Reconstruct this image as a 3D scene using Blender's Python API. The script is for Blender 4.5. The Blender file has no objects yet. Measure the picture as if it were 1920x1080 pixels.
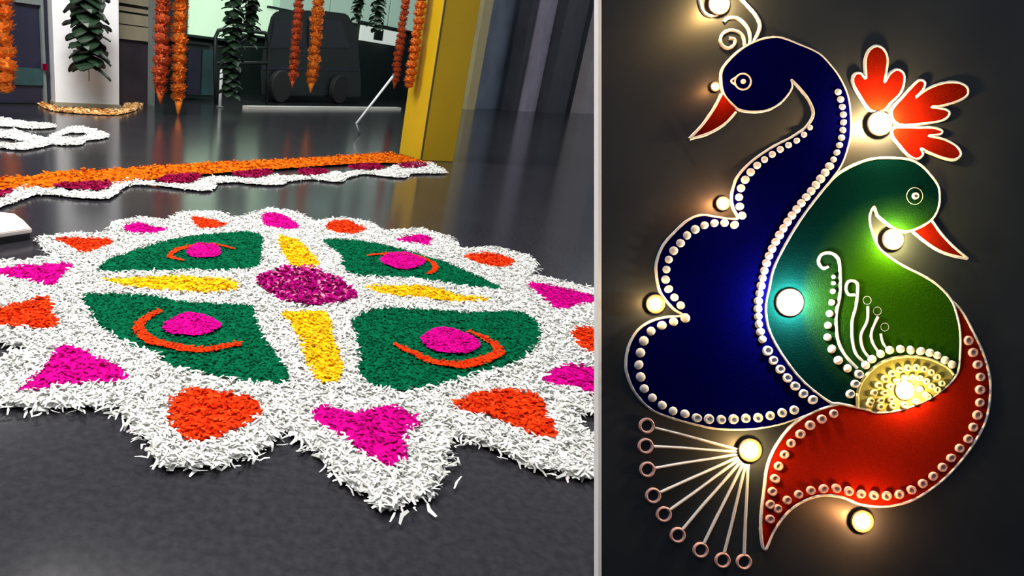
import bpy, bmesh, math, random
import numpy as np
from mathutils import Vector, Matrix
from mathutils.geometry import tessellate_polygon
random.seed(7); rng = np.random.default_rng(7)
S = bpy.context.scene
C = S.collection

# ------------------------------------------------------------------ camera
F, PITCH, ROLL, H = 1185.0, 0.3386, 0.0939, 0.796      # focal length in px of a 1920 wide frame
CX, CY = 558.0, 540.0
cp, sp_, cr, sr = math.cos(PITCH), math.sin(PITCH), math.cos(ROLL), math.sin(ROLL)
r0, u0, FWD = Vector((1,0,0)), Vector((0,sp_,cp)), Vector((0,cp,-sp_))
IX = cr*r0 + sr*u0
IY = -sr*r0 + cr*u0
EYE = Vector((0,0,H))
cam = bpy.data.cameras.new('camera'); camo = bpy.data.objects.new('camera', cam); C.objects.link(camo)
cam.sensor_width = 36; cam.sensor_fit = 'HORIZONTAL'; cam.lens = F/1920*36
cam.shift_x = (960-CX)/1920
cam.clip_start = 0.05; cam.clip_end = 200
camo.matrix_world = Matrix.Translation(EYE) @ Matrix((IX, IY, -FWD)).transposed().to_4x4()
S.camera = camo

# ------------------------------------------------------------------ world, lights, exposure
w = bpy.data.worlds.new('world'); S.world = w; w.use_nodes = True
bg = w.node_tree.nodes['Background']; bg.inputs[0].default_value = (0.86,0.93,1.0,1); bg.inputs[1].default_value = 0.32
def area(name, loc, target, sx, sy, power, col):
    l = bpy.data.lights.new(name, 'AREA'); l.shape = 'RECTANGLE'; l.size = sx; l.size_y = sy
    l.energy = power; l.color = col
    o = bpy.data.objects.new(name, l); C.objects.link(o); o.location = loc
    o.rotation_euler = (Vector(target)-Vector(loc)).to_track_quat('-Z','Y').to_euler()
    return o
area('lobby_overhead_fill', (-1.0,2.2,3.5), (-0.3,2.1,0), 3.0, 2.0, 225, (1.0,0.97,0.93))  # added overhead source for the rangoli, no fixture stands here
area('pillar_fill', (-2.6,5.2,4.2), (-2.6,9.5,0.6), 3.0, 1.4, 400, (1.0,0.98,0.95))  # added fill that brightens the white pillar
area('board_sheen_fill', (1.9,-0.7,2.5), (0.70,1.10,1.25), 0.8, 0.6, 6.0, (0.82,0.90,1.0))  # added fill, its sheen lightens the upper part of the board
area('threshold_fill', (0.2,12.6,3.6), (0.2,12.6,0), 5.0, 1.2, 150, (0.85,1.0,0.90))  # added fill to lift the pale threshold strip
vs = S.view_settings
vs.view_transform = 'Standard'; vs.look = 'None'; vs.gamma = 1.0; vs.exposure = 0.0; vs.use_curve_mapping = False

# ------------------------------------------------------------------ helpers
def ray(px, py): return FWD + IX*((px-CX)/F) - IY*((py-CY)/F)
def floor_at(px, py, z=0.0):
    d = ray(px, py); t = (z-H)/d.z
    return EYE + d*t
def plane_at(px, py, P, n):
    d = ray(px, py); t = (P-EYE).dot(n)/d.dot(n)
    return EYE + d*t
def tag(o, label=None, cat=None, group=None, kind=None):
    if label: o['label'] = label
    if cat: o['category'] = cat
    if group: o['group'] = group
    if kind: o['kind'] = kind
    return o
def empty(name, loc=(0,0,0), parent=None):
    o = bpy.data.objects.new(name, None); C.objects.link(o); o.empty_display_size = 0.1
    o.location = loc
    if parent: o.parent = parent
    return o
def link(name, me, m=None, parent=None):
    o = bpy.data.objects.new(name, me); C.objects.link(o)
    if m and not me.materials: me.materials.append(m)
    if parent:
        o.parent = parent
    return o
def mesh(name, v, f):
    me = bpy.data.meshes.new(name); me.from_pydata([tuple(p) for p in v], [], f); me.update(); return me
def from_bm(name, bm):
    bmesh.ops.recalc_face_normals(bm, faces=bm.faces)
    me = bpy.data.meshes.new(name); bm.to_mesh(me); bm.free(); return me
def smooth(me):
    for p in me.polygons: p.use_smooth = True
    return me
def prism_mesh(name, foot, z0, z1, origin=(0,0,0), bevel=0.0):
    """upright prism over a footprint (list of xy)"""
    ox, oy, oz = origin
    bm = bmesh.new()
    a = [bm.verts.new((p[0]-ox, p[1]-oy, z0-oz)) for p in foot]
    b = [bm.verts.new((p[0]-ox, p[1]-oy, z1-oz)) for p in foot]
    n = len(foot)
    bm.faces.new(a); bm.faces.new(b)
    for i in range(n): bm.faces.new((a[i], a[(i+1)%n], b[(i+1)%n], b[i]))
    if bevel: bmesh.ops.bevel(bm, geom=list(bm.edges), offset=bevel, segments=2, affect='EDGES')
    return from_bm(name, bm)

# ------------------------------------------------------------------ materials
def nt(name):
    m = bpy.data.materials.new(name); m.use_nodes = True
    t = m.node_tree; return m, t, t.nodes['Principled BSDF']
def basic(name, col, rough=0.6, spec=0.5, metal=0.0, vary=0.12, scale=30, bump=0.1, emis=None, estr=0):
    m, t, b = nt(name)
    b.inputs['Roughness'].default_value = rough; b.inputs['Specular IOR Level'].default_value = spec; b.inputs['Metallic'].default_value = metal
    tc = t.nodes.new('ShaderNodeTexCoord'); nz = t.nodes.new('ShaderNodeTexNoise'); nz.inputs['Scale'].default_value = scale; nz.inputs['Detail'].default_value = 5
    t.links.new(tc.outputs['Object'], nz.inputs['Vector'])
    rp = t.nodes.new('ShaderNodeValToRGB')
    rp.color_ramp.elements[0].position = 0.3; rp.color_ramp.elements[1].position = 0.7
    rp.color_ramp.elements[0].color = (*[c*(1-vary) for c in col],1); rp.color_ramp.elements[1].color = (*[min(1,c*(1+vary)) for c in col],1)
    t.links.new(nz.outputs['Fac'], rp.inputs['Fac']); t.links.new(rp.outputs['Color'], b.inputs['Base Color'])
    if bump:
        bp = t.nodes.new('ShaderNodeBump'); bp.inputs['Strength'].default_value = bump; bp.inputs['Distance'].default_value = 0.01
        t.links.new(nz.outputs['Fac'], bp.inputs['Height']); t.links.new(bp.outputs['Normal'], b.inputs['Normal'])
    if emis:
        b.inputs['Emission Color'].default_value = (*emis,1); b.inputs['Emission Strength'].default_value = estr
    return m
def pile_mat(name, stops, rough=0.8):
    """petals and shreds: each one picks its own tint from the ramp"""
    m, t, b = nt(name); b.inputs['Roughness'].default_value = rough; b.inputs['Specular IOR Level'].default_value = 0.03
    at = t.nodes.new('ShaderNodeAttribute'); at.attribute_name = 'rnd'
    rp = t.nodes.new('ShaderNodeValToRGB')
    els = rp.color_ramp.elements
    while len(els) < len(stops): els.new(0.5)
    for e, (p, c) in zip(els, stops): e.position = p; e.color = (*c,1)
    t.links.new(at.outputs['Fac'], rp.inputs['Fac']); t.links.new(rp.outputs['Color'], b.inputs['Base Color'])
    return m
def tint(c, a=0.75, b=1.2): return [(0,[x*a for x in c]),(0.5,c),(1,[min(1,x*b) for x in c])]
M = {}
M['white_pile'] = pile_mat('white_petals', [(0,(0.62,0.62,0.57)),(0.3,(0.86,0.87,0.83)),(0.9,(0.93,0.93,0.91)),(1,(0.90,0.80,0.83))])
M['green_pile'] = pile_mat('green_powder', [(0,(0.0,0.075,0.030)),(0.5,(0.0,0.13,0.05)),(1,(0.001,0.165,0.07))])
M['magenta_pile'] = pile_mat('magenta_powder', [(0,(0.48,0.0,0.18)),(0.5,(0.66,0.0005,0.26)),(1,(0.74,0.003,0.33))])
M['orange_pile'] = pile_mat('orange_red_petals', [(0,(0.64,0.015,0.002)),(0.5,(0.82,0.042,0.004)),(1,(0.88,0.085,0.012))])
M['yellow_pile'] = pile_mat('yellow_petals', [(0,(0.80,0.38,0.003)),(0.5,(0.95,0.58,0.006)),(1,(0.98,0.68,0.03))])
M['marigold_pile'] = pile_mat('marigold_petals', [(0,(0.55,0.09,0.002)),(0.5,(0.70,0.14,0.003)),(1,(0.78,0.22,0.008))])
M['maroon_pile'] = pile_mat('maroon_petals', [(0,(0.16,0.0,0.02)),(0.5,(0.28,0.002,0.05)),(1,(0.38,0.01,0.07))])
M['medallion_pile'] = pile_mat('medallion_petals', [(0,(0.10,0.0,0.06)),(0.3,(0.42,0.0,0.18)),(0.75,(0.60,0.01,0.26)),(1,(0.85,0.35,0.45))])
M['brown_pile'] = pile_mat('peach_petals', [(0,(0.75,0.30,0.08)),(0.5,(0.85,0.52,0.18)),(1,(0.9,0.75,0.5))])

def floor_mat():
    m, t, b = nt('polished_granite')
    tc = t.nodes.new('ShaderNodeTexCoord')
    n1 = t.nodes.new('ShaderNodeTexNoise'); n1.inputs['Scale'].default_value = 55; n1.inputs['Detail'].default_value = 6
    n2 = t.nodes.new('ShaderNodeTexNoise'); n2.inputs['Scale'].default_value = 1.7; n2.inputs['Detail'].default_value = 3
    for n in (n1,n2): t.links.new(tc.outputs['Object'], n.inputs['Vector'])
    rp = t.nodes.new('ShaderNodeValToRGB'); rp.color_ramp.elements[0].position = .35; rp.color_ramp.elements[1].position = .75
    rp.color_ramp.elements[0].color = (0.020,0.019,0.024,1); rp.color_ramp.elements[1].color = (0.042,0.041,0.046,1)
    mx = t.nodes.new('ShaderNodeMix'); mx.data_type = 'RGBA'; mx.blend_type = 'MULTIPLY'; mx.inputs['Factor'].default_value = 1
    r2 = t.nodes.new('ShaderNodeValToRGB'); r2.color_ramp.elements[0].position = .35; r2.color_ramp.elements[1].position = .65
    r2.color_ramp.elements[0].color = (0.82,0.78,0.85,1); r2.color_ramp.elements[1].color = (1,1,1,1)
    t.links.new(n1.outputs['Fac'], rp.inputs['Fac']); t.links.new(n2.outputs['Fac'], r2.inputs['Fac'])
    t.links.new(rp.outputs['Color'], mx.inputs[6]); t.links.new(r2.outputs['Color'], mx.inputs[7])
    t.links.new(mx.outputs[2], b.inputs['Base Color'])
    b.inputs['Roughness'].default_value = 0.16; b.inputs['Specular IOR Level'].default_value = 0.5
    return m
M['floor'] = floor_mat()
M['white_paint'] = basic('white_paint', (0.80,0.81,0.82), 0.5, vary=0.04, scale=4, bump=0.02)
M['yellow_gloss'] = basic('yellow_gloss_paint', (0.50,0.32,0.006), 0.35, vary=0.06, scale=2, bump=0.0)
M['pale_yellow'] = basic('pale_lit_edge', (0.92,0.74,0.36), 0.5, vary=0.05, scale=3, bump=0.0)  # pale tone holds the light on an illuminated wall edge
M['seam'] = basic('dark_seam', (0.03,0.03,0.01), 0.6, bump=0)
M['wall_grey'] = basic('blue_grey_wall', (0.26,0.31,0.40), 0.6, vary=0.2, scale=1.2, bump=0.0)
M['wall_lavender'] = basic('lavender_grey_paint', (0.55,0.48,0.60), 0.6, vary=0.12, scale=2, bump=0.0)
M['wall_dark'] = basic('dark_slate_paint', (0.06,0.06,0.085), 0.6, vary=0.2, scale=2, bump=0.0)
M['pillar_grey'] = basic('warm_grey_paint', (0.5,0.45,0.47), 0.6, vary=0.1, scale=2, bump=0.0)
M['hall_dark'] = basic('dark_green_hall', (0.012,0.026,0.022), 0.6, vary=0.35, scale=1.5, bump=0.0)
M['navy'] = basic('navy_door_paint', (0.014,0.014,0.035), 0.5, vary=0.2, scale=2, bump=0.0)
M['teal_dark'] = basic('dark_teal_paint', (0.02,0.06,0.065), 0.5, vary=0.3, scale=3, bump=0.0)
M['frame_grey'] = basic('grey_green_frame', (0.16,0.19,0.18), 0.5, vary=0.1, bump=0.0)
M['beige'] = basic('beige_slat', (0.32,0.28,0.19), 0.6, vary=0.15, scale=4, bump=0.0)
M['purple_dark'] = basic('dark_plum_panel', (0.028,0.02,0.03), 0.6, vary=0.3, scale=3, bump=0)
M['daylight_mint'] = basic('daylit_mint_glass', (0.45,0.6,0.45), 0.3, vary=0.1, scale=1.0, bump=0, emis=(0.62,0.86,0.60), estr=0.72)
M['daylight_soft'] = basic('daylit_sage_glass', (0.3,0.45,0.36), 0.3, vary=0.1, scale=1.0, bump=0, emis=(0.34,0.50,0.40), estr=0.6)
M['sign'] = basic('backlit_sign', (0.8,0.85,0.8), 0.4, vary=0.03, bump=0, emis=(0.8,0.9,0.8), estr=0.5)
M['car'] = basic('dark_green_car_paint', (0.004,0.010,0.009), 0.45, vary=0.2, scale=3, bump=0)
M['car_glass'] = basic('dark_car_glass', (0.006,0.008,0.013), 0.3, vary=0.1, bump=0)
M['rubber'] = basic('black_rubber', (0.012,0.012,0.013), 0.7, bump=0)
M['black_metal'] = basic('black_metal', (0.010,0.014,0.012), 0.4, bump=0)
M['rod'] = basic('white_metal_rod', (0.88,0.9,0.9), 0.35, vary=0.03, bump=0)
M['marigold_o'] = basic('orange_marigold', (0.88,0.21,0.010), 0.8, vary=0.3, scale=40, bump=0.6)
M['marigold_d'] = basic('dark_red_marigold', (0.55,0.075,0.010), 0.8, vary=0.4, scale=40, bump=0.6)
M['leaf'] = basic('mango_leaf', (0.008,0.026,0.010), 0.45, vary=0.45, scale=14, bump=0.1)
M['string'] = basic('garland_string', (0.2,0.12,0.03), 0.8)
M['slab'] = basic('white_stone', (0.78,0.70,0.66), 0.5, vary=0.06, scale=12, bump=0.05)
M['slab_side'] = basic('slab_underside_shade', (0.03,0.03,0.035), 0.6)  # shadow beneath the slab is put into this dark colour

# ------------------------------------------------------------------ floor and far walls
fl = link('floor', mesh('floor', [(-40,-6,0),(40,-6,0),(40,60,0),(-40,60,0)], [(0,1,2,3)]), M['floor']); tag(fl, kind='structure')

wk = link('wall_light_block', prism_mesh('wall_light_block', [(-9,-2.9),(9,-2.9),(9,-2.6),(-9,-2.6)], 0, 3.6), M['wall_dark']); tag(wk, kind='structure')  # unseen wall added behind the camera to cut ambient light on the board
P0 = floor_at(105,204); P1 = floor_at(750,206)              # the entrance line runs obliquely away to the right
FE = (P1-P0); FE.z = 0; FE.normalize()
FN = Vector((-FE.y, FE.x, 0))                              # into the building
def entr(px, py, off=0.0): return plane_at(px, py, P0+FN*off, FN)
def foot_on(pxa, pxb, py, off, depth):
    a = entr(pxa, py, off); b = entr(pxb, py, off)
    return [a, b, b+FN*depth, a+FN*depth]
def wall_box(name, pxa, pxb, py, off, depth, z0, z1, m, parent=None, bevel=0):
    ft = foot_on(pxa, pxb, py, off, depth)
    return link(name, prism_mesh(name, ft, z0, z1, bevel=bevel), m, parent)
def zat(px, py, off): return entr(px, py, off).z

HO = 3.2
# far hall wall behind the entrance
a = P0 - FE*9 + FN*HO; b = P0 + FE*16 + FN*HO
wb = link('wall_hall', prism_mesh('wall_hall', [a, b, b+FN*0.2, a+FN*0.2], 0, 5), M['hall_dark']); tag(wb, kind='structure')
# dark wall on the right
q0 = floor_at(872,203); q1 = floor_at(1118,208); qe = (q1-q0).normalized(); qn = Vector((-qe.y,qe.x,0))
if qn.y < 0: qn = -qn
wr = link('wall_right', prism_mesh('wall_right', [q0-qe*1.0, q1+qe*70, q1+qe*70+qn*0.3, q0-qe*1.0+qn*0.3], 0, 9), M['wall_grey']); tag(wr, kind='structure')
def right_at(px, py, off=0.0): return plane_at(px, py, q0+qn*off, qn)
for i,(xa,xb,py,mk) in enumerate([(982,1004,209,'wall_lavender'),(960,970,208,'wall_dark'),(1022,1060,211,'wall_dark'),(1087,1140,213,'pillar_grey')]):
    a = floor_at(xa,py); b = floor_at(xb,py); d = (b-a).normalized(); nn = Vector((-d.y,d.x,0)); nn = nn if nn.y>0 else -nn
    p = link('trim_%d'%(i+1), prism_mesh('trim', [a,b,b+nn*0.35,a+nn*0.35], 0, 8), M[mk]); tag(p, kind='structure')
for i,(xa,xb,py,mk) in enumerate([(874,890,205,'pale_yellow')]):
    a = floor_at(xa,py); b = floor_at(xb,py); d = (b-a).normalized(); nn = Vector((-d.y,d.x,0)); nn = nn if nn.y>0 else -nn
    p = link('trim_5', prism_mesh('trim', [a,b,b+nn*0.3,a+nn*0.3], 0, 8), M[mk]); tag(p, kind='structure')

# ------------------------------------------------------------------ entrance
pil = empty('entrance_pillar', (P0.x,P0.y,0)); tag(pil, 'white square pillar with the leaf garland, flower petals around its foot', 'pillar')
def under(o, parent):
    o.parent = parent; o.matrix_parent_inverse = Matrix.Translation(-Vector(parent.location)); return o
pa, pb = floor_at(105,200), floor_at(224,205); pd = (pb-pa).normalized(); pn = Vector((-pd.y,pd.x,0))
under(link('pillar_shaft', prism_mesh('pillar_shaft', [pa,pb,pb+pn*0.8,pa+pn*0.8], 0, 3.4, bevel=0.012), M['white_paint']), pil)
under(link('pillar_plinth', prism_mesh('pillar_plinth', [pa-pd*.02-pn*.03,pb+pd*.02-pn*.03,pb+pd*.02+pn*.83,pa-pd*.02+pn*.83], 0, 0.06, bevel=0.008), M['beige']), pil)
# header beam that carries the garlands (above the picture)
bmn = P0-FE*4.5-FN*0.9; bmx = P0+FE*9-FN*0.9
beam = link('beam_entrance', prism_mesh('beam', [bmn,bmx,bmx+FN*0.25,bmn+FN*0.25], 3.0, 3.3), M['white_paint']); tag(beam, kind='structure')
for s in (-4.5, 9):
    q = P0+FE*s-FN*0.9
    po = link('beam_post', prism_mesh('beam_post', [q-FE*0.1,q+FE*0.1,q+FE*0.1+FN*0.25,q-FE*0.1+FN*0.25], 0, 3.0), M['white_paint'], beam)

# door left of the pillar
d1 = empty('door_1'); tag(d1, kind='structure')
wall_box('door_leaf', -120, 84, 195, 0.5, 0.06, 0.02, 3, M['navy'], d1)
wall_box('door_frame', 84, 89, 195, 0.46, 0.1, 0, 3, M['frame_grey'], d1)
wall_box('door_jamb', 89, 106, 195, 0.5, 0.1, 0, 3, M['navy'], d1)
z1 = zat(60,8,0.45); wall_box('door_rail', 40, 84, 195, 0.45, 0.05, z1, z1+0.06, M['frame_grey'], d1)
z1 = zat(60,128,0.45); z0 = zat(60,160,0.45); wall_box('door_kick_panel', 30, 84, 195, 0.47, 0.03, z0, z1, M['teal_dark'], d1)
z1 = zat(60,118,0.45); wall_box('door_handle', 86, 92, 195, 0.40, 0.04, z1-0.08, z1, M['maroon_pile'], d1)

# slatted shutter right of the pillar
sh = empty('window_1'); tag(sh, kind='structure')
wall_box('shutter_panel', 224, 292, 200, 0.55, 0.05, 0, zat(258,78,0.55), M['purple_dark'], sh)
wall_box('shutter_back', 224, 292, 200, 0.62, 0.04, zat(258,78,0.55), 3.2, M['seam'], sh)
for yy0, yy1 in ((76,50),(48,28),(24,16),(10,-10),(-14,-40)):
    za, zb = zat(258,yy0,0.5), zat(258,yy1,0.5)
    wall_box('shutter_slat', 226, 288, 200, 0.5, 0.05, za, zb, M['beige'], sh)
wall_box('shutter_post', 283, 290, 200, 0.42, 0.08, 0, 3.2, M['frame_grey'], sh)

# bright windows on the far hall wall
def hall_window(n, xa, xb, yb, m, bars):
    o = empty('window_%d'%n); tag(o, kind='structure')
    ym = (xa+xb)/2
    zb = zat(ym, yb, HO-0.1)
    for i in range(bars):
        x0 = xa+(xb-xa)*i/bars; x1 = xa+(xb-xa)*(i+1)/bars
        wall_box('pane', x0+1.5, x1-1.5, 150, HO-0.06, 0.04, zb+0.05, 4.6, m, o)
    wall_box('window_sill', xa-4, xb+4, 150, HO-0.14, 0.14, zb, zb+0.05, M['hall_dark'], o)
hall_window(2, 350, 440, 74, M['daylight_mint'], 1)
hall_window(3, 440, 515, 70, M['daylight_mint'], 1)
hall_window(4, 500, 660, 30, M['daylight_soft'], 3)
hall_window(5, 664, 765, 50, M['daylight_soft'], 2)
sg = link('lit_sign_panel', prism_mesh('sign', foot_on(668,738,150,HO-0.25,0.08), zat(700,79,HO-0.25), zat(700,51,HO-0.25)), M['sign'])
tag(sg, 'small blank white lit panel hanging behind the short leaf garlands', 'sign')
sgb = link('mount', prism_mesh('mount', foot_on(692,708,150,HO-0.27,0.2), zat(700,74,HO-0.25), zat(700,55,HO-0.25)), M['hall_dark']); sgb.parent = sg

# threshold strip
ts = wall_box('trim_6', 466, 752, 206, 0.0, 0.14, 0, 0.05, basic('pale_threshold_stone', (0.92,0.86,0.80), 0.5, vary=.04, bump=0)); tag(ts, kind='structure')

# dark vehicle standing in the hall
def vehicle():
    off = 1.3
    base = entr(600,200,off); o = empty('parked_car', (base.x,base.y,0)); tag(o, 'dark green vehicle in the gloom behind the threshold strip', 'car')
    vd = Vector((base.x,base.y,0)).normalized(); outline = [(488,186),(486,140),(492,108),(502,60),(508,36),(520,27),(600,26),(650,32),(668,60),(672,110),(676,150),(676,188)]
    pts = [entr(x,y,off) for x,y in outline]
    bm = bmesh.new()
    fa = [bm.verts.new(p-base) for p in pts]; fb = [bm.verts.new(p-base+vd*1.5) for p in pts]
    n = len(pts); bm.faces.new(fa); bm.faces.new(fb)
    for i in range(n): bm.faces.new((fa[i],fa[(i+1)%n],fb[(i+1)%n],fb[i]))
    bmesh.ops.bevel(bm, geom=list(bm.edges), offset=0.03, segments=2, affect='EDGES')
    b = link('body', from_bm('car_body', bm), M['car']); b.parent = o
    def panel(name, poly, m, o_, th):
        p = [entr(x,y,o_)-base for x,y in poly]
        bm = bmesh.new(); A=[bm.verts.new(q) for q in p]; B=[bm.verts.new(q+FN*th) for q in p]
        bm.faces.new(A); bm.faces.new(B)
        for i in range(len(p)): bm.faces.new((A[i],A[(i+1)%len(p)],B[(i+1)%len(p)],B[i]))
        g = link(name, from_bm(name,bm), m); g.parent = o
    panel('side_window', [(506,98),(514,46),(570,42),(570,96)], M['car_glass'], off-0.02, 0.04)
    panel('side_window', [(578,96),(578,42),(640,46),(655,96)], M['car_glass'], off-0.02, 0.04)
    panel('door_trim', [(490,132),(674,134),(674,139),(490,137)], M['navy'], off-0.02, 0.04)
    for cx_ in (522, 632):
        c = entr(cx_,186,off-0.03)-base; r = 0.33; c.z = r
        bm = bmesh.new(); bmesh.ops.create_cone(bm, cap_ends=True, segments=20, radius1=r, radius2=r, depth=0.16)
        bmesh.ops.bevel(bm, geom=[e for e in bm.edges], offset=0.02, segments=1, affect='EDGES')
        mt = Matrix.Translation(c) @ FN.to_track_quat('Z','Y').to_matrix().to_4x4()
        bmesh.ops.transform(bm, matrix=mt, verts=bm.verts)
        g = link('wheel', from_bm('wheel',bm), M['rubber']); g.parent = o
vehicle()

def tube_mesh(name, pts, r, seg=8, closed=False, rfun=None):
    pts = [Vector(p) for p in pts]; n = len(pts); v = []; f = []
    prev = None
    for i,p in enumerate(pts):
        if closed: t = pts[(i+1)%n]-pts[i-1]
        else: t = pts[min(i+1,n-1)]-pts[max(i-1,0)]
        t.normalize()
        if prev is None:
            ref = Vector((0,0,1)) if abs(t.z)<0.9 else Vector((1,0,0)); nx = t.cross(ref).normalized()
        else: nx = (prev - t*prev.dot(t)).normalized()
        prev = nx; ny = t.cross(nx)
        rr = r*(rfun(i/(n-1)) if rfun else 1)
        for k in range(seg):
            a = 2*math.pi*k/seg; v.append(p+nx*math.cos(a)*rr+ny*math.sin(a)*rr)
    m = n if closed else n-1
    for i in range(m):
        for k in range(seg):
            f.append((i*seg+k, i*seg+(k+1)%seg, ((i+1)%n)*seg+(k+1)%seg, ((i+1)%n)*seg+k))
    if not closed: f.append(tuple(range(seg-1,-1,-1))); f.append(tuple((n-1)*seg+k for k in range(seg)))
    return smooth(mesh(name, v, f))

# hoop shaped barrier and pale bollard beyond the leaf garlands
hb = empty('barrier_hoop', tuple(entr(405,200,0.9))); hb.location.z = 0; tag(hb, 'thin black metal hoop frame standing behind the long leaf garlands', 'barrier')
def loc(o, pts): return [p-Vector(o.location) for p in pts]
g = lambda x: Vector((entr(x,200,0.9).x, entr(x,200,0.9).y, 0))
pp = [g(405)]+[entr(x,y,0.9) for x,y in ((403,130),(404,70),(410,57),(425,54),(470,58),(498,62),(504,80),(502,130))]+[g(500)]
link('hoop', tube_mesh('hoop', loc(hb,pp), 0.035), M['black_metal'], hb)
link('crossbar', tube_mesh('crossbar', loc(hb,[entr(403,118,0.9),entr(502,118,0.9)]), 0.03), M['black_metal'], hb)
link('crossbar', tube_mesh('crossbar2', loc(hb,[entr(403,88,0.9),entr(502,90,0.9)]), 0.02), M['black_metal'], hb)
gb = empty('bollard', (entr(412,204,0.3).x, entr(412,204,0.3).y, 0)); tag(gb, 'short thin pale post beside the black hoop frame', 'post')
zt = entr(412,130,0.3).z
link('post', tube_mesh('post', [(0,0,0.02),(0,0,zt-0.03),(0,0,zt)], 0.028, 10, rfun=lambda t:1 if t<1 else .5), M['rod'], gb)
link('foot', tube_mesh('foot', [(0,0,0),(0,0,0.02)], 0.06, 12), M['frame_grey'], gb)
# low cabinet standing in the hall
cb = empty('low_cabinet', tuple(entr(375,200,1.5))); cb.location.z = 0; tag(cb, 'dark teal low cabinet behind the thick orange garlands', 'cabinet')
under(wall_box('cabinet_body', 348, 402, 195, 1.5, 0.6, 0.05, zat(375,84,1.5), M['hall_dark'], bevel=0.01), cb)
under(wall_box('door', 350, 374, 195, 1.47, 0.03, 0.1, zat(375,92,1.5), M['navy']), cb)
under(wall_box('door', 377, 400, 195, 1.47, 0.03, 0.1, zat(375,92,1.5), M['teal_dark']), cb)
under(wall_box('cabinet_top', 346, 392, 195, 1.46, 0.66, zat(375,84,1.5), zat(375,79,1.5), M['black_metal']), cb)

# yellow column
A = floor_at(748,288); B = floor_at(790,301); D = floor_at(850,304)
E4 = A+D-B
yc = empty('yellow_column', (B.x,B.y,0)); tag(yc, 'glossy yellow square column at the end of the flower border', 'column')
under(link('column_shaft', prism_mesh('column_shaft', [A,B,D,E4], 0, 3.2, bevel=0.006), M['yellow_gloss']), yc)
e1 = (A-B).normalized(); e2 = (D-B).normalized(); ec = B-(e1+e2).normalized()*0.004
under(link('corner_seam', prism_mesh('corner_seam', [ec, ec+e1*0.022, ec+e1*0.022+e2*0.02, ec+e2*0.006], 0, 3.2), M['seam']), yc)

# leaning white rod
rp0 = floor_at(675,252); Yr = rp0.y
rn = Vector((0,1,0))
p1 = plane_at(668,232,rp0,rn); p2 = plane_at(737,143,rp0,rn)
rd = empty('white_rod', (rp0.x,rp0.y,0)); tag(rd, 'thin white metal rod slanting up towards the yellow column', 'rod')
link('shaft', tube_mesh('rod', loc(rd,[p1,p2]), 0.016), M['rod'], rd)
link('foot', tube_mesh('rodfoot', loc(rd,[Vector((rp0.x,rp0.y,0.0)),p1]), 0.012), M['frame_grey'], rd)
link('tip', tube_mesh('rodtip', loc(rd,[p2,p2+(p2-p1)*0.03]), 0.02), M['frame_grey'], rd)

# white stone slab corner at the left edge
sp = [floor_at(x,y,0.05) for x,y in ((-90,396),(0,397),(28,400),(44,413),(60,428),(0,437),(-90,445))]
sl = empty('stone_slab', tuple(floor_at(0,437))); tag(sl, 'pointed end of a pale stone slab at the left edge of the floor', 'slab')
under(link('slab_top', prism_mesh('slab_top', sp, 0.030, 0.05, bevel=0.004), M['slab']), sl)
ctr = sum(sp, Vector())/len(sp)
under(link('slab_base', prism_mesh('slab_base', [ctr+(p-ctr)*0.93 for p in sp], 0, 0.031), M['slab_side']), sl)

# ------------------------------------------------------------------ garlands
def blob_mesh(name, seed):
    """marigold head: round core wrapped in ruffled petals"""
    r = random.Random(seed); bm = bmesh.new(); bmesh.ops.create_icosphere(bm, subdivisions=1, radius=0.84)
    for v in bm.verts: v.co.z *= 0.72
    for lat, cnt in ((-0.75,7),(-0.3,10),(0.15,10),(0.6,8),(1.05,5)):
        for k in range(cnt):
            a = 2*math.pi*(k+r.uniform(-.25,.25))/cnt+lat*2
            d = Vector((math.cos(lat)*math.cos(a),math.cos(lat)*math.sin(a),math.sin(lat)*0.75)); t = Vector((-math.sin(a),math.cos(a),0)); u = d.cross(t).normalized()
            w_ = r.uniform(.24,.34); o1 = d*0.78-u*0.12; o2 = d*r.uniform(1.0,1.12)+u*r.uniform(.08,.22)
            vv = [bm.verts.new(q) for q in (o1-t*w_*.6,o1+t*w_*.6,o2+t*w_+u*r.uniform(-.06,.06),o2-t*w_+u*r.uniform(-.06,.06))]
            bm.faces.new(vv)
    me = bpy.data.meshes.new(name); bm.to_mesh(me); bm.free(); return me
blobs_o = [blob_mesh('marigold_o%d'%i, i) for i in range(3)]; blobs_d = [blob_mesh('marigold_d%d'%i, 10+i) for i in range(3)]
for b in blobs_o: b.materials.append(M['marigold_o'])
for b in blobs_d: b.materials.append(M['marigold_d'])
def leaf_mesh():
    v = []; f = []; N = 6
    for i in range(N+1):
        t = i/N; wd = 0.42*math.sin(math.pi*min(1,t*0.93+0.05))**0.8*(1-0.25*t); zz = 0.18*math.sin(t*2.2)
        v += [(-wd,t,zz-0.05),(0,t,zz),(wd,t,zz-0.05)]
    for i in range(N):
        for k in range(2): f.append((i*3+k,i*3+k+1,i*3+k+4,i*3+k+3))
    nv = len(v); v += [(x,y,z-0.03) for x,y,z in v]
    f += [tuple(reversed([q+nv for q in ff])) for ff in f[:]]
    m = mesh('leaf', v, f); m.materials.append(M['leaf']); return m
LEAF = leaf_mesh()
def garland_line(px_top_y, px_bot, y_bot, P, n):
    bot = plane_at(px_bot, y_bot, P, n); return bot
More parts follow.
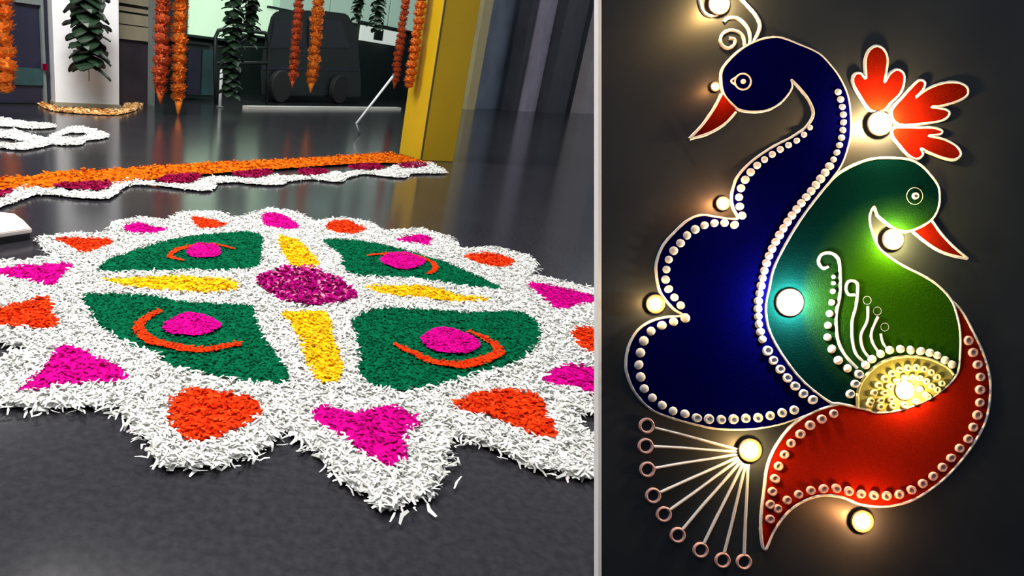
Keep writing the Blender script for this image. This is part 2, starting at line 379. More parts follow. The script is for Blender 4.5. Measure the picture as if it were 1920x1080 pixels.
def marigold_garland(px, ybot, half_px, off, label, group, dark=False, tail=0):
    bot = entr(px, ybot, off)
    rad = half_px/F*(bot-EYE).dot(FWD)
    o = empty('marigold_garland', tuple(bot)); tag(o, label, 'garland', group)
    top = 2.998
    link('string', tube_mesh('string', [(0,0,-rad*0.3),(0,0,top-bot.z)], 0.006, 5), M['string'], o)
    z = 0.0; i = 0
    zmax = entr(px, -25, off).z-bot.z
    bl = blobs_d if dark else blobs_o
    while z < zmax:
        rr = rad*random.uniform(0.9,1.08)*(0.8 if i==0 else 1)
        c = link('marigold', bl[i%3], None, o)
        c.location = (random.uniform(-.12,.12)*rad, random.uniform(-.12,.12)*rad, z)
        c.scale = (rr,rr,rr); c.rotation_euler = (random.uniform(-.3,.3),random.uniform(-.3,.3),random.uniform(0,6.28))
        z += rr*1.12; i += 1
    if tail:
        c = link('tassel', tube_mesh('tassel', [(0,0,-rad*0.2),(0,0,-rad*(1+tail)*0.7),(0,0,-rad*(1+tail)*1.3)], rad*0.55, 8, rfun=lambda t:1-0.8*t), M['marigold_d' if dark else 'marigold_o'], o)
def leaf_garland(px, ybot, half_px, off, label, group, dens=1.0, ytop=-25):
    bot = entr(px, ybot, off); s = (bot-EYE).dot(FWD)/F; rad = half_px*s
    o = empty('leaf_garland', tuple(bot)); tag(o, label, 'garland', group)
    zmax = entr(px, ytop, off).z-bot.z
    link('string', tube_mesh('string', [(0,0,0.0),(0,0,2.998-bot.z)], 0.006, 5), M['string'], o)
    L = rad*1.05; z = L*0.75; n = 0
    step = L*0.105/dens
    while z < zmax:
        lf = link('leaf', LEAF, None, o)
        yaw = n*2.4+random.uniform(-.4,.4)
        # leaves droop outwards from the string
        d = Vector((math.cos(yaw)*0.9, math.sin(yaw)*0.9, random.uniform(-1.0,-0.25))).normalized()
        q = d.to_track_quat('Y','Z')
        lf.rotation_mode = 'QUATERNION'; lf.rotation_quaternion = q
        sc = L*random.uniform(0.9,1.2); lf.scale = (sc*1.15,sc,sc)
        lf.location = (0,0,z); z += step; n += 1
GO = 'orange marigold garlands hanging at the entrance'; GL = 'dark leaf garlands hanging at the entrance'
marigold_garland(13, 165, 21, -0.9, 'thick orange marigold garland at the left edge of the entrance', GO)
marigold_garland(301, 168, 16, -0.8, 'dark red marigold strand of the thick pair right of the white pillar', GO, dark=True, tail=.3)
marigold_garland(335, 180, 16, -0.8, 'bright orange marigold strand of the thick pair right of the white pillar', GO, tail=.8)
marigold_garland(549, 148, 9.5, -0.8, 'dark red strand of the slim marigold pair in front of the vehicle', GO, dark=True, tail=.3)
marigold_garland(584, 152, 12.5, -0.8, 'bright orange strand of the slim marigold pair in front of the vehicle', GO, tail=.3)
marigold_garland(741, 150, 9, -0.8, 'dark red marigold strand just left of the yellow column', GO, dark=True, tail=.3)
# strand hanging on the face of the yellow column
def column_garland():
    fn = Vector((e1.y,-e1.x,0)); fn = fn if fn.dot(EYE-B)>0 else -fn
    P = B+fn*0.10
    bot = plane_at(768,160,P,fn); rad = 11.5/F*(bot-EYE).dot(FWD)
    o = empty('marigold_garland', tuple(bot)); tag(o, 'orange marigold strand hanging on the narrow face of the yellow column', 'garland', GO)
    link('string', tube_mesh('string', [(0,0,0),(0,0,3.1-bot.z)], 0.005, 5), M['string'], o)
    z = 0; i = 0; zmax = plane_at(768,-25,P,fn).z-bot.z
    while z < zmax:
        c = link('marigold', blobs_o[i%3], None, o); rr = rad*random.uniform(.85,1.05)*(0.7 if i==0 else 1)
        c.location = (random.uniform(-.1,.1)*rad,0,z); c.scale = (rr,)*3; c.rotation_euler = (0,0,random.uniform(0,6)); z += rr*1.15; i += 1
column_garland()
leaf_garland(167, 152, 42, -0.40, 'broad dark green leaf garland hanging on the white pillar', GL, 1.9)
leaf_garland(430, 190, 22, -0.7, 'longest dark leaf garland, in front of the black hoop frame', GL, 1.2)
leaf_garland(467, 92, 19, -0.7, 'shorter dark leaf garland next to the longest one', GL, 1.2)
leaf_garland(668, 44, 13, -0.7, 'slim dark leaf strand left of the white lit panel', GL, 1.1)
leaf_garland(703, 66, 16, -0.7, 'slim dark leaf strand crossing the middle of the white lit panel', GL, 1.1)

# ------------------------------------------------------------------ flower piles on the floor
def inside(poly, X, Y):
    r = np.zeros(X.shape, bool); n = len(poly)
    for i in range(n):
        x0,y0 = poly[i]; x1,y1 = poly[(i+1)%n]
        if y0 == y1: continue
        c = ((y0>Y)!=(y1>Y)) & (X < (x1-x0)*(Y-y0)/(y1-y0)+x0)
        r ^= c
    return r
def catmull(pts, n=6, closed=True):
    P = [np.array(p,float) for p in pts]; N = len(P); out = []
    for i in range(N if closed else N-1):
        if closed: a,b,c,d = P[i-1],P[i],P[(i+1)%N],P[(i+2)%N]
        else: a,b,c,d = P[max(i-1,0)],P[i],P[i+1],P[min(i+2,N-1)]
        for k in range(n):
            t = k/n
            out.append(0.5*((2*b)+(-a+c)*t+(2*a-5*b+4*c-d)*t*t+(-a+3*b-3*c+d)*t**3))
    if not closed: out.append(P[-1])
    return [tuple(p) for p in out]
def to_floor(px): return [tuple(floor_at(x,y,0.012))[:2] for x,y in px]
def hfun(X, Y, amp):
    return amp*(0.5+0.25*np.sin(X*61+Y*23)+0.25*np.sin(Y*71-X*37+1.3))
def grid_base(poly, holes, cell, z, amp):
    xs = [p[0] for p in poly]; ys = [p[1] for p in poly]
    gx = np.arange(min(xs),max(xs)+cell,cell); gy = np.arange(min(ys),max(ys)+cell,cell)
    X,Y = np.meshgrid(gx,gy); X = X.ravel(); Y = Y.ravel()
    ok = inside(poly,X,Y)
    for h in holes: ok &= ~inside(h,X,Y)
    X = X[ok]; Y = Y[ok]; n = len(X); h2 = cell*0.52
    V = np.zeros((n,4,3))
    for k,(sx,sy) in enumerate(((-1,-1),(1,-1),(1,1),(-1,1))):
        V[:,k,0] = X+sx*h2; V[:,k,1] = Y+sy*h2; V[:,k,2] = z+hfun(V[:,k,0],V[:,k,1],amp)
    return V.reshape(-1,3), np.arange(4*n).reshape(-1,4), np.repeat(rng.uniform(.35,.65,n),4)
def scatter(poly, holes, n, z0, z1, L, W, tilt, grow=0.0):
    xs = [p[0] for p in poly]; ys = [p[1] for p in poly]
    X = rng.uniform(min(xs),max(xs),n*3); Y = rng.uniform(min(ys),max(ys),n*3)
    ok = inside(poly,X,Y)
    for h in holes: ok &= ~inside(h,X,Y)
    X = X[ok][:n]; Y = Y[ok][:n]; n = len(X)
    l = L*rng.uniform(.6,1.25,n)/2; wd = W*rng.uniform(.7,1.3,n)/2; a = rng.uniform(0,2*np.pi,n); tl = rng.uniform(-tilt,tilt,n)
    Z = rng.uniform(z0,z1,n); dx,dy = np.cos(a),np.sin(a); bend = l*rng.uniform(.0,.3,n); side = l*rng.uniform(-.4,.4,n)
    V = np.zeros((n,6,3)); tw = rng.uniform(-.6,.6,n)
    for j,s in enumerate((-1,0,1)):
        cx_ = X+dx*l*s*np.cos(tl)-dy*side*(1-abs(s)); cy_ = Y+dy*l*s*np.cos(tl)+dx*side*(1-abs(s))
        cz = Z+np.sin(tl)*l*s+bend*(1-abs(s)); ww = wd*(1 if s==0 else .6)
        for k,q in enumerate((-1,1)):
            V[:,j*2+k,0] = cx_-dy*ww*q; V[:,j*2+k,1] = cy_+dx*ww*q; V[:,j*2+k,2] = np.maximum(cz+tw*ww*q, 0.001)
    base = np.arange(n)[:,None]*6
    Fq = np.concatenate([base+np.array([0,1,3,2]), base+np.array([2,3,5,4])])
    return V.reshape(-1,3), Fq, np.repeat(rng.uniform(0,1,n),6)
def pile(name, mat, parts, parent):
    vs_, fs, rs = [], [], []; k = 0
    for V,Fq,r in parts: vs_.append(V); fs.append(Fq+k); rs.append(r); k += len(V)
    V = np.concatenate(vs_); Fq = np.concatenate(fs); R = np.concatenate(rs)
    o_ = Vector(parent.matrix_world.translation) if parent else Vector((0,0,0))
    me = bpy.data.meshes.new(name)
    me.vertices.add(len(V)); me.vertices.foreach_set('co', V.astype(np.float32).ravel())
    me.loops.add(Fq.size); me.loops.foreach_set('vertex_index', Fq.astype(np.int32).ravel())
    me.polygons.add(len(Fq)); me.polygons.foreach_set('loop_start', np.arange(0,Fq.size,4,dtype=np.int32))
    me.update(calc_edges=True); me.validate()
    at = me.attributes.new('rnd','FLOAT','POINT'); at.data.foreach_set('value', R.astype(np.float32))
    o = link(name, me, M[mat], parent); tag(o, kind='stuff'); return o
def poly_area(p):
    return abs(sum(p[i][0]*p[(i+1)%len(p)][1]-p[(i+1)%len(p)][0]*p[i][1] for i in range(len(p))))/2
def heap(name, mat, px, parent, L=0.014, W=0.006, z=0.012, dens=2.2, amp=0.006, holes=(), tilt=.5, cell=0.012, rise=0.012, smooth_n=4):
    poly = to_floor(catmull(px, smooth_n)) if smooth_n else to_floor(px)
    hs = [to_floor(h) for h in holes]
    n = int(poly_area(poly)*dens/(L*W))
    return pile(name, mat, [grid_base(poly,hs,cell,z,amp), scatter(poly,hs,n,z,z+rise,L,W,tilt)], parent)

PETALS = [('magenta',[(601,764),(660,776),(735,764),(786,794),(762,821),(760,864),(713,878),(637,821),(586,790)]),
 ('orange',[(318,754),(346,736),(379,732),(415,742),(468,748),(493,770),(468,799),(432,815),(391,833),(350,829),(316,795)]),
 ('magenta',[(98,670),(106,654),(130,650),(163,664),(212,685),(238,705),(228,719),(163,723),(53,736),(43,730),(73,701)]),
 ('orange',[(-60,588),(0,580),(52,567),(89,560),(100,573),(98,591),(111,606),(96,621),(44,617),(0,615),(-60,612)]),
 ('magenta',[(-40,512),(0,506),(74,500),(137,497),(115,524),(96,539),(37,526),(0,520)]),
 ('orange',[(102,450),(148,449),(207,451),(211,460),(178,473),(156,478),(133,467)]),
 ('magenta',[(231,426),(259,419),(281,426),(315,432),(293,439),(259,441),(237,437)]),
 ('orange',[(359,410),(393,413),(415,420),(431,421),(411,429),(374,431)]),
 ('magenta',[(491,405),(518,401),(543,412),(561,427),(543,433),(497,425)]),
 ('orange',[(616,420),(649,415),(667,423),(687,432),(656,442),(613,433)]),
 ('magenta',[(741,453),(780,442),(806,447),(806,463),(769,457)]),
 ('orange',[(870,484),(900,477),(936,480),(966,493),(946,504),(915,501)]),
 ('magenta',[(989,533),(1049,542),(1120,562),(1085,576),(1053,583),(1021,567)]),
 ('orange',[(1073,620),(1116,619),(1170,628),(1165,662),(1110,668),(1080,648)]),
 ('magenta',[(1016,713),(1049,690),(1086,687),(1116,697),(1185,720),(1170,752),(1106,743),(1073,729),(1041,727)]),
 ('orange',[(847,760),(886,743),(935,733),(984,739),(1012,751),(1035,792),(1041,825),(1008,823),(951,800),(919,784),(878,778)])]
QUADS = [
 dict(px=[(181,506),(207,487),(259,469),(326,450),(389,441),(470,437),(494,447),(493,476),(485,502),(426,510),(333,510),(237,513),(196,512)],
      eye=[(350,476),(370,461),(404,465),(413,482),(385,489),(359,486)], arc=[(441,467),(400,460),(356,463),(330,471),(319,482),(344,490)], aw=.015),
 dict(px=[(156,556),(207,554),(281,556),(333,567),(444,573),(474,576),(489,617),(511,658),(530,680),(544,710),(533,724),(481,723),(426,713),(374,702),(315,691),(296,669),(256,656),(222,639),(185,617),(163,580)],
      eye=[(304,617),(326,602),(363,593),(411,611),(404,626),(363,637),(318,632)], arc=[(304,582),(274,598),(259,617),(281,639),(315,648),(370,658),(415,652),(452,645)], aw=.020),
 dict(px=[(603,452),(660,452),(709,459),(759,471),(815,487),(847,498),(890,517),(943,545),(904,543),(854,537),(780,525),(716,523),(667,519),(640,505),(635,480)],
      eye=[(711,491),(734,479),(766,479),(796,494),(780,506),(752,510),(723,501)], arc=[(688,480),(734,477),(780,482),(812,494),(815,507),(801,515)], aw=.015),
 dict(px=[(660,601),(711,580),(788,582),(878,588),(967,586),(992,595),(1016,617),(1012,641),(992,666),(959,690),(906,700),(845,721),(804,731),(756,737),(707,731),(678,715),(670,682),(664,633)],
      eye=[(788,640),(821,621),(862,627),(898,650),(878,668),(825,668),(796,654)], arc=[(739,646),(772,662),(813,680),(862,686),(906,676),(935,662),(923,644),(878,621)], aw=.020)]
BARS = [[(520,446),(546,449),(567,459),(598,499),(557,504),(536,491)],
 [(196,528),(259,523),(333,521),(437,528),(443,547),(389,552),(333,550),(259,543),(222,537)],
 [(681,540),(745,539),(808,540),(858,556),(920,564),(865,569),(794,562),(723,556)],
 [(525,590),(570,588),(613,590),(625,633),(639,674),(637,717),(597,719),(576,690),(560,645),(545,612)]]
MED = [(480,530),(521,510),(582,508),(631,528),(654,544),(669,561),(638,571),(582,576),(525,566),(497,546)]
OUTER = [(75,448),(130,440),(205,440),(215,418),(265,409),(315,415),(345,400),(400,398),(440,411),(470,404),(505,392),(555,400),(590,417),(640,409),(690,417),(720,435),(790,430),(840,445),(865,468),(930,465),(990,480),(1003,500),(992,518),(1060,530),(1118,545),(1195,580),(1150,605),(1200,622),(1200,665),(1150,680),(1215,715),(1205,765),(1118,775),(1075,770),(1085,800),(1120,830),(1150,890),(1081,890),(1000,875),(940,846),(886,822),(848,816),(830,866),(800,925),(745,948),(720,955),(690,928),(640,898),(600,850),(555,820),(525,790),(506,832),(450,855),(400,872),(322,876),(290,860),(290,830),(230,780),(222,758),(163,758),(81,762),(0,757),(-60,755),(-30,700),(20,668),(52,652),(0,640),(-90,638),(-90,570),(0,564),(18,556),(0,545),(-100,543),(-110,502),(0,493),(60,489),(102,481),(80,460)]
rc = floor_at(575,545)
rg = empty('flower_rangoli', (rc.x,rc.y,0)); tag(rg, 'large round rangoli of green, yellow and magenta fill with white petal border', 'rangoli')
bpy.context.view_layer.update()
FW = {'magenta':'magenta_pile','orange':'orange_pile'}
colour_polys = [to_floor(catmull(p,4)) for _,p in PETALS]+[to_floor(catmull(q['px'],4)) for q in QUADS]+[to_floor(catmull(b,4)) for b in BARS]+[to_floor(catmull(MED,4))]
outer = to_floor(OUTER)
shrunk = []
for p in colour_polys:                      # let the white fringe overlap the coloured fills a little
    c = np.mean(p,axis=0); pa = np.array(p); d = np.linalg.norm(pa-c,axis=1,keepdims=True)
    shrunk.append([tuple(q) for q in c+(pa-c)*np.maximum(0.3,1-0.006/np.maximum(d,1e-4))])
A_ = poly_area(outer)
pile('white_petal_bed', 'white_pile', [grid_base(outer,[],0.014,0.006,0.006), scatter(outer,shrunk,52000,0.009,0.022,0.027,0.0062,0.5)], rg)
# loose strands along the rim
def rim(poly, n, spread):
    pa = np.array(poly); nx = np.roll(pa,-1,0); ln = np.linalg.norm(nx-pa,axis=1); k = rng.choice(len(pa), n, p=ln/ln.sum()); t = rng.uniform(0,1,n)[:,None]
    P = pa[k]*(1-t)+nx[k]*t+rng.normal(0,spread,(n,2))
    return P
Pm = rim(outer, 2600, 0.014); hs = 0.0001
def strands(P, z0, z1, L, W, tilt):
    n = len(P); sq = [(-1e3,-1e3),(1e3,-1e3),(1e3,1e3),(-1e3,1e3)]
    V,Fq,R = scatter(sq,[],n,z0,z1,L,W,tilt)
    n = len(R)//6; V = V.reshape(n,6,3); c = V[:,2:4,:2].mean(1); V[:,:,:2] += (P[:n]-c)[:,None,:]
    return V.reshape(-1,3),Fq,R
pile('loose_petals', 'white_pile', [strands(Pm,0.004,0.022,0.030,0.006,0.5)], rg)
for kind, p in PETALS:
    heap('%s_petal_fill'%kind, FW[kind], p, rg, L=0.016, W=0.007, z=0.016, rise=0.010, dens=1.6 if kind=='orange' else 1.0, amp=0.005, tilt=.35)
for q in QUADS:
    g_ = heap('green_quadrant', 'green_pile', q['px'], rg, L=0.010, W=0.006, z=0.015, rise=0.008, dens=1.2, amp=0.004, tilt=.4)
    e = heap('eye', 'magenta_pile', q['eye'], rg, L=0.009, W=0.006, z=0.024, rise=0.006, dens=1.0, amp=0.004, tilt=.3, cell=0.008)
    path = [np.array(floor_at(x,y,0.02)[:2]) for x,y in catmull(q['arc'],6,False)]
    Lp, Rp = [], []
    for i,pnt in enumerate(path):
        t = path[min(i+1,len(path)-1)]-path[max(i-1,0)]; t = t/np.linalg.norm(t); nn = np.array((-t[1],t[0])); ww = q['aw']*(0.5+0.45*math.sin(math.pi*i/(len(path)-1)))
        Lp.append(tuple(pnt+nn*ww)); Rp.append(tuple(pnt-nn*ww))
    poly = Lp+Rp[::-1]
    ar = pile('arc', 'orange_pile', [grid_base(poly,[],0.007,0.022,0.004), scatter(poly,[],int(poly_area(poly)*1.2/(0.009*0.005)),0.023,0.030,0.009,0.005,.3)], rg)
    for c in (e,ar): c.parent = g_
for b in BARS: heap('yellow_bar', 'yellow_pile', b, rg, L=0.016, W=0.007, z=0.016, rise=0.010, dens=1.4, amp=0.004, tilt=.35)
heap('centre_medallion', 'medallion_pile', MED, rg, L=0.020, W=0.010, z=0.020, rise=0.020, dens=2.2, amp=0.006, tilt=.8)
for o in list(rg.children):
    for c in [o]+list(o.children):
        if c.type == 'MESH' and c.data.users == 1:
            c.data.transform(Matrix.Translation((-rc.x,-rc.y,0)))

# border along the entrance
fb0 = floor_at(400,325); fb = empty('flower_border', (fb0.x,fb0.y,0)); tag(fb, 'long orange marigold border with white scallops across the floor', 'flower border')
BAND = [(-60,339),(0,335),(50,333),(105,323),(190,320),(300,312),(420,305),(560,299),(700,289),(748,291),(792,304),(812,307),(780,309),(700,306),(560,315),(420,325),(300,336),(200,348),(100,352),(0,360),(-60,366)]
heap('orange_band', 'marigold_pile', BAND, fb, L=0.030, W=0.014, z=0.014, rise=0.018, dens=1.6, amp=0.008, tilt=.5, smooth_n=3)
WSC = [[(-60,400),(0,388),(40,374),(70,365),(105,366),(150,371),(205,372),(228,355),(245,345),(230,338),(207,348),(195,358),(140,358),(110,355),(80,355),(60,350),(35,352),(0,368),(-60,382)],
 [(228,352),(245,346),(285,347),(330,352),(370,357),(398,356),(408,343),(400,331),(372,338),(355,346),(300,345),(275,341),(240,337)],
 [(398,343),(440,341),(475,345),(532,346),(539,333),(510,329),(480,335),(440,333),(400,332)],
 [(532,340),(575,336),(600,337),(620,340),(645,340),(647,328),(625,321),(610,329),(570,330),(537,331)],
 [(640,336),(680,326),(710,329),(759,333),(768,322),(735,313),(716,320),(660,321),(645,327)],
 [(750,326),(766,326),(794,325),(840,324),(818,312),(798,304),(735,312)]]
for s in WSC: heap('white_scallop', 'white_pile', s, fb, L=0.030, W=0.010, z=0.010, rise=0.015, dens=1.6, amp=0.005, tilt=.5, smooth_n=2)
MAR = [[(-40,366),(0,362),(22,358),(18,366),(0,374),(-40,378)],[(98,350),(150,345),(202,342),(207,352),(190,360),(140,358)],[(293,343),(315,331),(370,329),(374,338),(355,346),(312,346)],
 [(440,326),(500,321),(510,328),(485,335),(445,334)],[(560,321),(605,319),(615,327),(590,331),(565,329)],[(655,312),(705,310),(718,317),(700,321),(662,320)],[(748,309),(785,306),(800,312),(775,317),(752,316)]]
for s in MAR: heap('maroon_fill', 'maroon_pile', s, fb, L=0.024, W=0.011, z=0.022, rise=0.012, dens=1.6, amp=0.006, tilt=.5, smooth_n=3)
for c in fb.children: c.data.transform(Matrix.Translation((-fb0.x,-fb0.y,0)))
# second rangoli, white loops at the left
w0 = floor_at(60,255); wr2 = empty('white_rangoli', (w0.x,w0.y,0)); tag(wr2, 'white petal loops of a second rangoli left of the white pillar reflection', 'rangoli')
heap('petal_loop', 'white_pile', [(-60,215),(0,220),(50,229),(98,233),(102,239),(60,241),(0,236),(-60,231)], wr2, L=0.04, W=0.012, z=0.010, rise=.015, dens=1.4, smooth_n=3)
heap('petal_loop', 'white_pile', [(-60,246),(0,247),(30,244),(60,254),(100,262),(100,269),(70,277),(38,281),(0,277),(-60,274)], wr2, L=0.04, W=0.012, z=0.010, rise=.015, dens=1.4, smooth_n=3, holes=[[(-60,257),(0,258),(28,261),(48,267),(30,271),(0,269),(-60,269)]])
heap('petal_loop', 'white_pile', [(92,256),(112,248),(128,240),(160,239),(205,254),(185,261),(162,263),(150,271),(100,270)], wr2, L=0.04, W=0.012, z=0.010, rise=.015, dens=1.4, smooth_n=3, holes=[[(112,255),(128,249),(156,249),(168,253),(148,259),(122,260)]])
for c in wr2.children: c.data.transform(Matrix.Translation((-w0.x,-w0.y,0)))
# petals around the pillar foot
f0 = floor_at(160,205); pf = heap('petal_ring', 'brown_pile', [(68,190),(105,200),(165,204),(225,206),(236,194),(266,188),(264,200),(228,214),(165,213),(105,208),(80,200)], None, L=0.05, W=0.025, z=0.008, rise=.03, dens=2.0, cell=.04, smooth_n=3, holes=[[(100,150),(228,150),(228,208),(102,203)]])
pf.data.transform(Matrix.Translation((-f0.x,-f0.y,0))); pf.location = (f0.x,f0.y,0)
tag(pf, 'peach and orange petals strewn around the foot of the white pillar', 'petals')

# ------------------------------------------------------------------ the dark board with the lamp-lit peacock design
DB = 0.92; K = DB/F; BX, BY = 1520.0, 540.0
bc = EYE + ray(BX,BY)*DB
BM = Matrix.Translation(bc) @ Matrix((IX, IY, -FWD)).transposed().to_4x4()
def L2(px, py, z=0.0): return Vector(((px-BX)*K, -(py-BY)*K, z))
def on_board(o): o.matrix_world = BM; return o
def board_thing(name, label, cat, group=None):
    o = empty(name); on_board(o); tag(o, label, cat, group); return o

def board_mat():
    m, t, b = nt('charcoal_board')
    tc = t.nodes.new('ShaderNodeTexCoord'); n1 = t.nodes.new('ShaderNodeTexNoise'); n1.inputs['Scale'].default_value = 9; n1.inputs['Detail'].default_value = 7
    t.links.new(tc.outputs['Object'], n1.inputs['Vector'])
    rp = t.nodes.new('ShaderNodeValToRGB'); rp.color_ramp.elements[0].position = .3; rp.color_ramp.elements[1].position = .75
    rp.color_ramp.elements[0].color = (0.014,0.018,0.026,1); rp.color_ramp.elements[1].color = (0.022,0.027,0.034,1)
    t.links.new(n1.outputs['Fac'], rp.inputs['Fac']); t.links.new(rp.outputs['Color'], b.inputs['Base Color'])
    b.inputs['Roughness'].default_value = 0.5; b.inputs['Specular IOR Level'].default_value = 0.14
    return m
def powder(name, col, vary=.3):
    m = basic(name, col, 0.9, 0.0, vary=vary, scale=700, bump=0.15); return m
M['board'] = board_mat(); M['white_trim'] = basic('white_trim', (0.95,0.95,0.95), 0.5, vary=0.02, bump=0)
M['p_white'] = powder('white_powder', (0.56,0.56,0.59), .10)
M['p_blue'] = powder('ultramarine_powder', (0.0004,0.0005,0.040), .35)
M['p_red'] = powder('red_powder', (0.15,0.006,0.002), .25)
M['p_redtail'] = powder('scarlet_powder', (0.20,0.007,0.002), .25)
M['p_pink'] = powder('pink_powder', (0.55,0.33,0.32), .1)
M['p_cream'] = powder('lamplit_powder', (0.55,0.49,0.28), .2)  # yellow of the lamp glow is put into this powder colour
def teal_green():
    m, t, b = nt('teal_to_green_powder')
    tc = t.nodes.new('ShaderNodeTexCoord'); sx = t.nodes.new('ShaderNodeSeparateXYZ'); t.links.new(tc.outputs['Object'], sx.inputs[0])
    nz = t.nodes.new('ShaderNodeTexNoise'); nz.inputs['Scale'].default_value = 600; t.links.new(tc.outputs['Object'], nz.inputs['Vector'])
    # powder colours blend from teal into leaf green around the breast of the bird
    vd_ = t.nodes.new('ShaderNodeVectorMath'); vd_.operation = 'DISTANCE'; vd_.inputs[1].default_value = tuple(L2(1700,565,0.002))
    t.links.new(tc.outputs['Object'], vd_.inputs[0])
    ad = t.nodes.new('ShaderNodeMath'); ad.operation = 'MULTIPLY_ADD'; ad.inputs[1].default_value = 0.02; t.links.new(nz.outputs['Fac'], ad.inputs[0]); t.links.new(vd_.outputs['Value'], ad.inputs[2])
    mr = t.nodes.new('ShaderNodeMapRange'); mr.inputs['From Min'].default_value = 205*K+.01; mr.inputs['From Max'].default_value = 105*K+.01
    t.links.new(ad.outputs[0], mr.inputs['Value'])
    rp = t.nodes.new('ShaderNodeValToRGB'); rp.color_ramp.elements[0].color = (0.0005,0.011,0.0115,1); rp.color_ramp.elements[1].color = (0.014,0.060,0.0015,1)
    t.links.new(mr.outputs[0], rp.inputs['Fac']); t.links.new(rp.outputs['Color'], b.inputs['Base Color'])
    b.inputs['Roughness'].default_value = 0.9; b.inputs['Specular IOR Level'].default_value = 0.0
    bp = t.nodes.new('ShaderNodeBump'); bp.inputs['Strength'].default_value = .3; bp.inputs['Distance'].default_value = .005
    t.links.new(nz.outputs['Fac'], bp.inputs['Height']); t.links.new(bp.outputs['Normal'], b.inputs['Normal'])
    return m
M['p_green'] = teal_green()
M['brass'] = basic('brass_cup', (0.16,0.10,0.035), 0.5, metal=0.3, vary=.15, bump=0)
M['clay'] = basic('clay_tea_light_cup', (0.11,0.065,0.05), 0.6, vary=.1, bump=0)
M['wax_warm'] = basic('lit_wax', (0.5,0.42,0.25), 0.5, vary=.03, bump=0, emis=(1.0,0.80,0.32), estr=0.9)
M['wax_white'] = basic('lit_white_wax', (0.5,0.46,0.42), 0.5, vary=.03, bump=0, emis=(1.0,0.84,0.66), estr=0.9)
M['flame'] = basic('flame', (1,0.9,0.6), 0.5, vary=0, bump=0, emis=(1.0,0.85,0.5), estr=6)

# board panel with its white edge
def local_floor(px):      # where the board plane at this column meets the floor
    lo = bc + IX*((px-BX)*K); t = -lo.z/IY.z
    return t
TH = 0.0125
bx0, bx1 = 1129, 2080
bd = board_thing('rangoli_board', 'dark charcoal display board leaning back, white edge on its left side', 'board')
def slab(name, xa, xb, ytop, z0, z1, m, parent):
    xa_, xb_ = (xa-BX)*K, (xb-BX)*K
    ya, yb = local_floor(xa)+0.006, local_floor(xb)+0.006
    bm = bmesh.new(); A=[bm.verts.new((x,y,z0)) for x,y in ((xa_,ya),(xb_,yb),(xb_,ytop),(xa_,ytop))]; B_=[bm.verts.new((v.co.x,v.co.y,z1)) for v in A]
    bm.faces.new(A); bm.faces.new(B_)
    for i in range(4): bm.faces.new((A[i],A[(i+1)%4],B_[(i+1)%4],B_[i]))
    return link(name, from_bm(name,bm), m, parent)
slab('panel', bx0, bx1, 0.60, -TH, 0.0, M['board'], bd)
slab('edge_strip', 1121.5, 1127.5, 0.60, -TH, 0.0005, M['white_trim'], bd)
slab('edge_gap', 1127.5, 1129.5, 0.60, -TH, -0.003, M['seam'], bd)
# rear prop
pt = BM @ Vector((0.2,0.10,-TH-0.002)); gp = Vector((pt.x+0.02, pt.y+0.16, 0.012))
iv = BM.inverted(); link('rear_prop', tube_mesh('rear_prop', [iv@pt, iv@gp], 0.012), M['seam'], bd)

def fill(name, px, m, parent, z=0.0022, smooth_n=5):
    pts = [L2(x,y) for x,y in (catmull(px,smooth_n) if smooth_n else px)]
    n = len(pts); v = [(p.x,p.y,z) for p in pts]+[(p.x,p.y,0.0002) for p in pts]
    tr = tessellate_polygon([[Vector((p.x,p.y,0)) for p in pts]])
    f = [tuple(t) for t in tr]+[(i,(i+1)%n,n+(i+1)%n,n+i) for i in range(n)]
    bm = bmesh.new(); vv = [bm.verts.new(q) for q in v]
    for ff in f:
        try: bm.faces.new([vv[k] for k in ff])
        except ValueError: pass
    me = from_bm(name, bm)
    if sum(p.normal.z*p.area for p in me.polygons) < 0: me.flip_normals()
    return link(name, me, m, parent)
def stroke(name, px, wpx, m, parent, closed=False, z=0.002, n=5, hgt=0.0025, taper=False):
    """powder line: a low rounded ridge"""
    pts = [L2(x,y) for x,y in catmull(px,n,closed)]
    N = len(pts); v=[]; f=[]; prof = [(-1,0),(-.7,.7),(0,1),(.7,.7),(1,0)]
    for i,p in enumerate(pts):
        t = (pts[(i+1)%N]-pts[i-1]) if closed else (pts[min(i+1,N-1)]-pts[max(i-1,0)])
        if t.length < 1e-9: t = Vector((1,0,0))
        t.normalize(); nn = Vector((-t.y,t.x,0)); w_ = wpx*K/2*random.uniform(.88,1.12)
        if taper: w_ *= 0.35+0.65*math.sin(math.pi*i/(N-1))
        for a,b in prof: q = p+nn*(a*w_); v.append((q.x,q.y,z-0.0018+b*hgt))
    for i in range(N if closed else N-1):
        for k in range(4): f.append((i*5+k,i*5+k+1,((i+1)%N)*5+k+1,((i+1)%N)*5+k))
    me = mesh(name,v,f)
    if sum(p.normal.z*p.area for p in me.polygons) < 0: me.flip_normals()
    return link(name, smooth(me), m, parent)
def dome(m, name):
    v=[]; f=[]; R=[(1,0),(.92,.5),(.6,.85),(0.0,1)]; sg_=10
    for r,h in R[:-1]:
        for k in range(sg_): a=2*math.pi*k/sg_; v.append((r*math.cos(a),r*math.sin(a),h))
    v.append((0,0,1))
    for i in range(2):
        for k in range(sg_): f.append((i*sg_+k,i*sg_+(k+1)%sg_,(i+1)*sg_+(k+1)%sg_,(i+1)*sg_+k))
    for k in range(sg_): f.append((2*sg_+k,2*sg_+(k+1)%sg_,30))
    me = smooth(mesh(name,v,f)); me.materials.append(m); return me
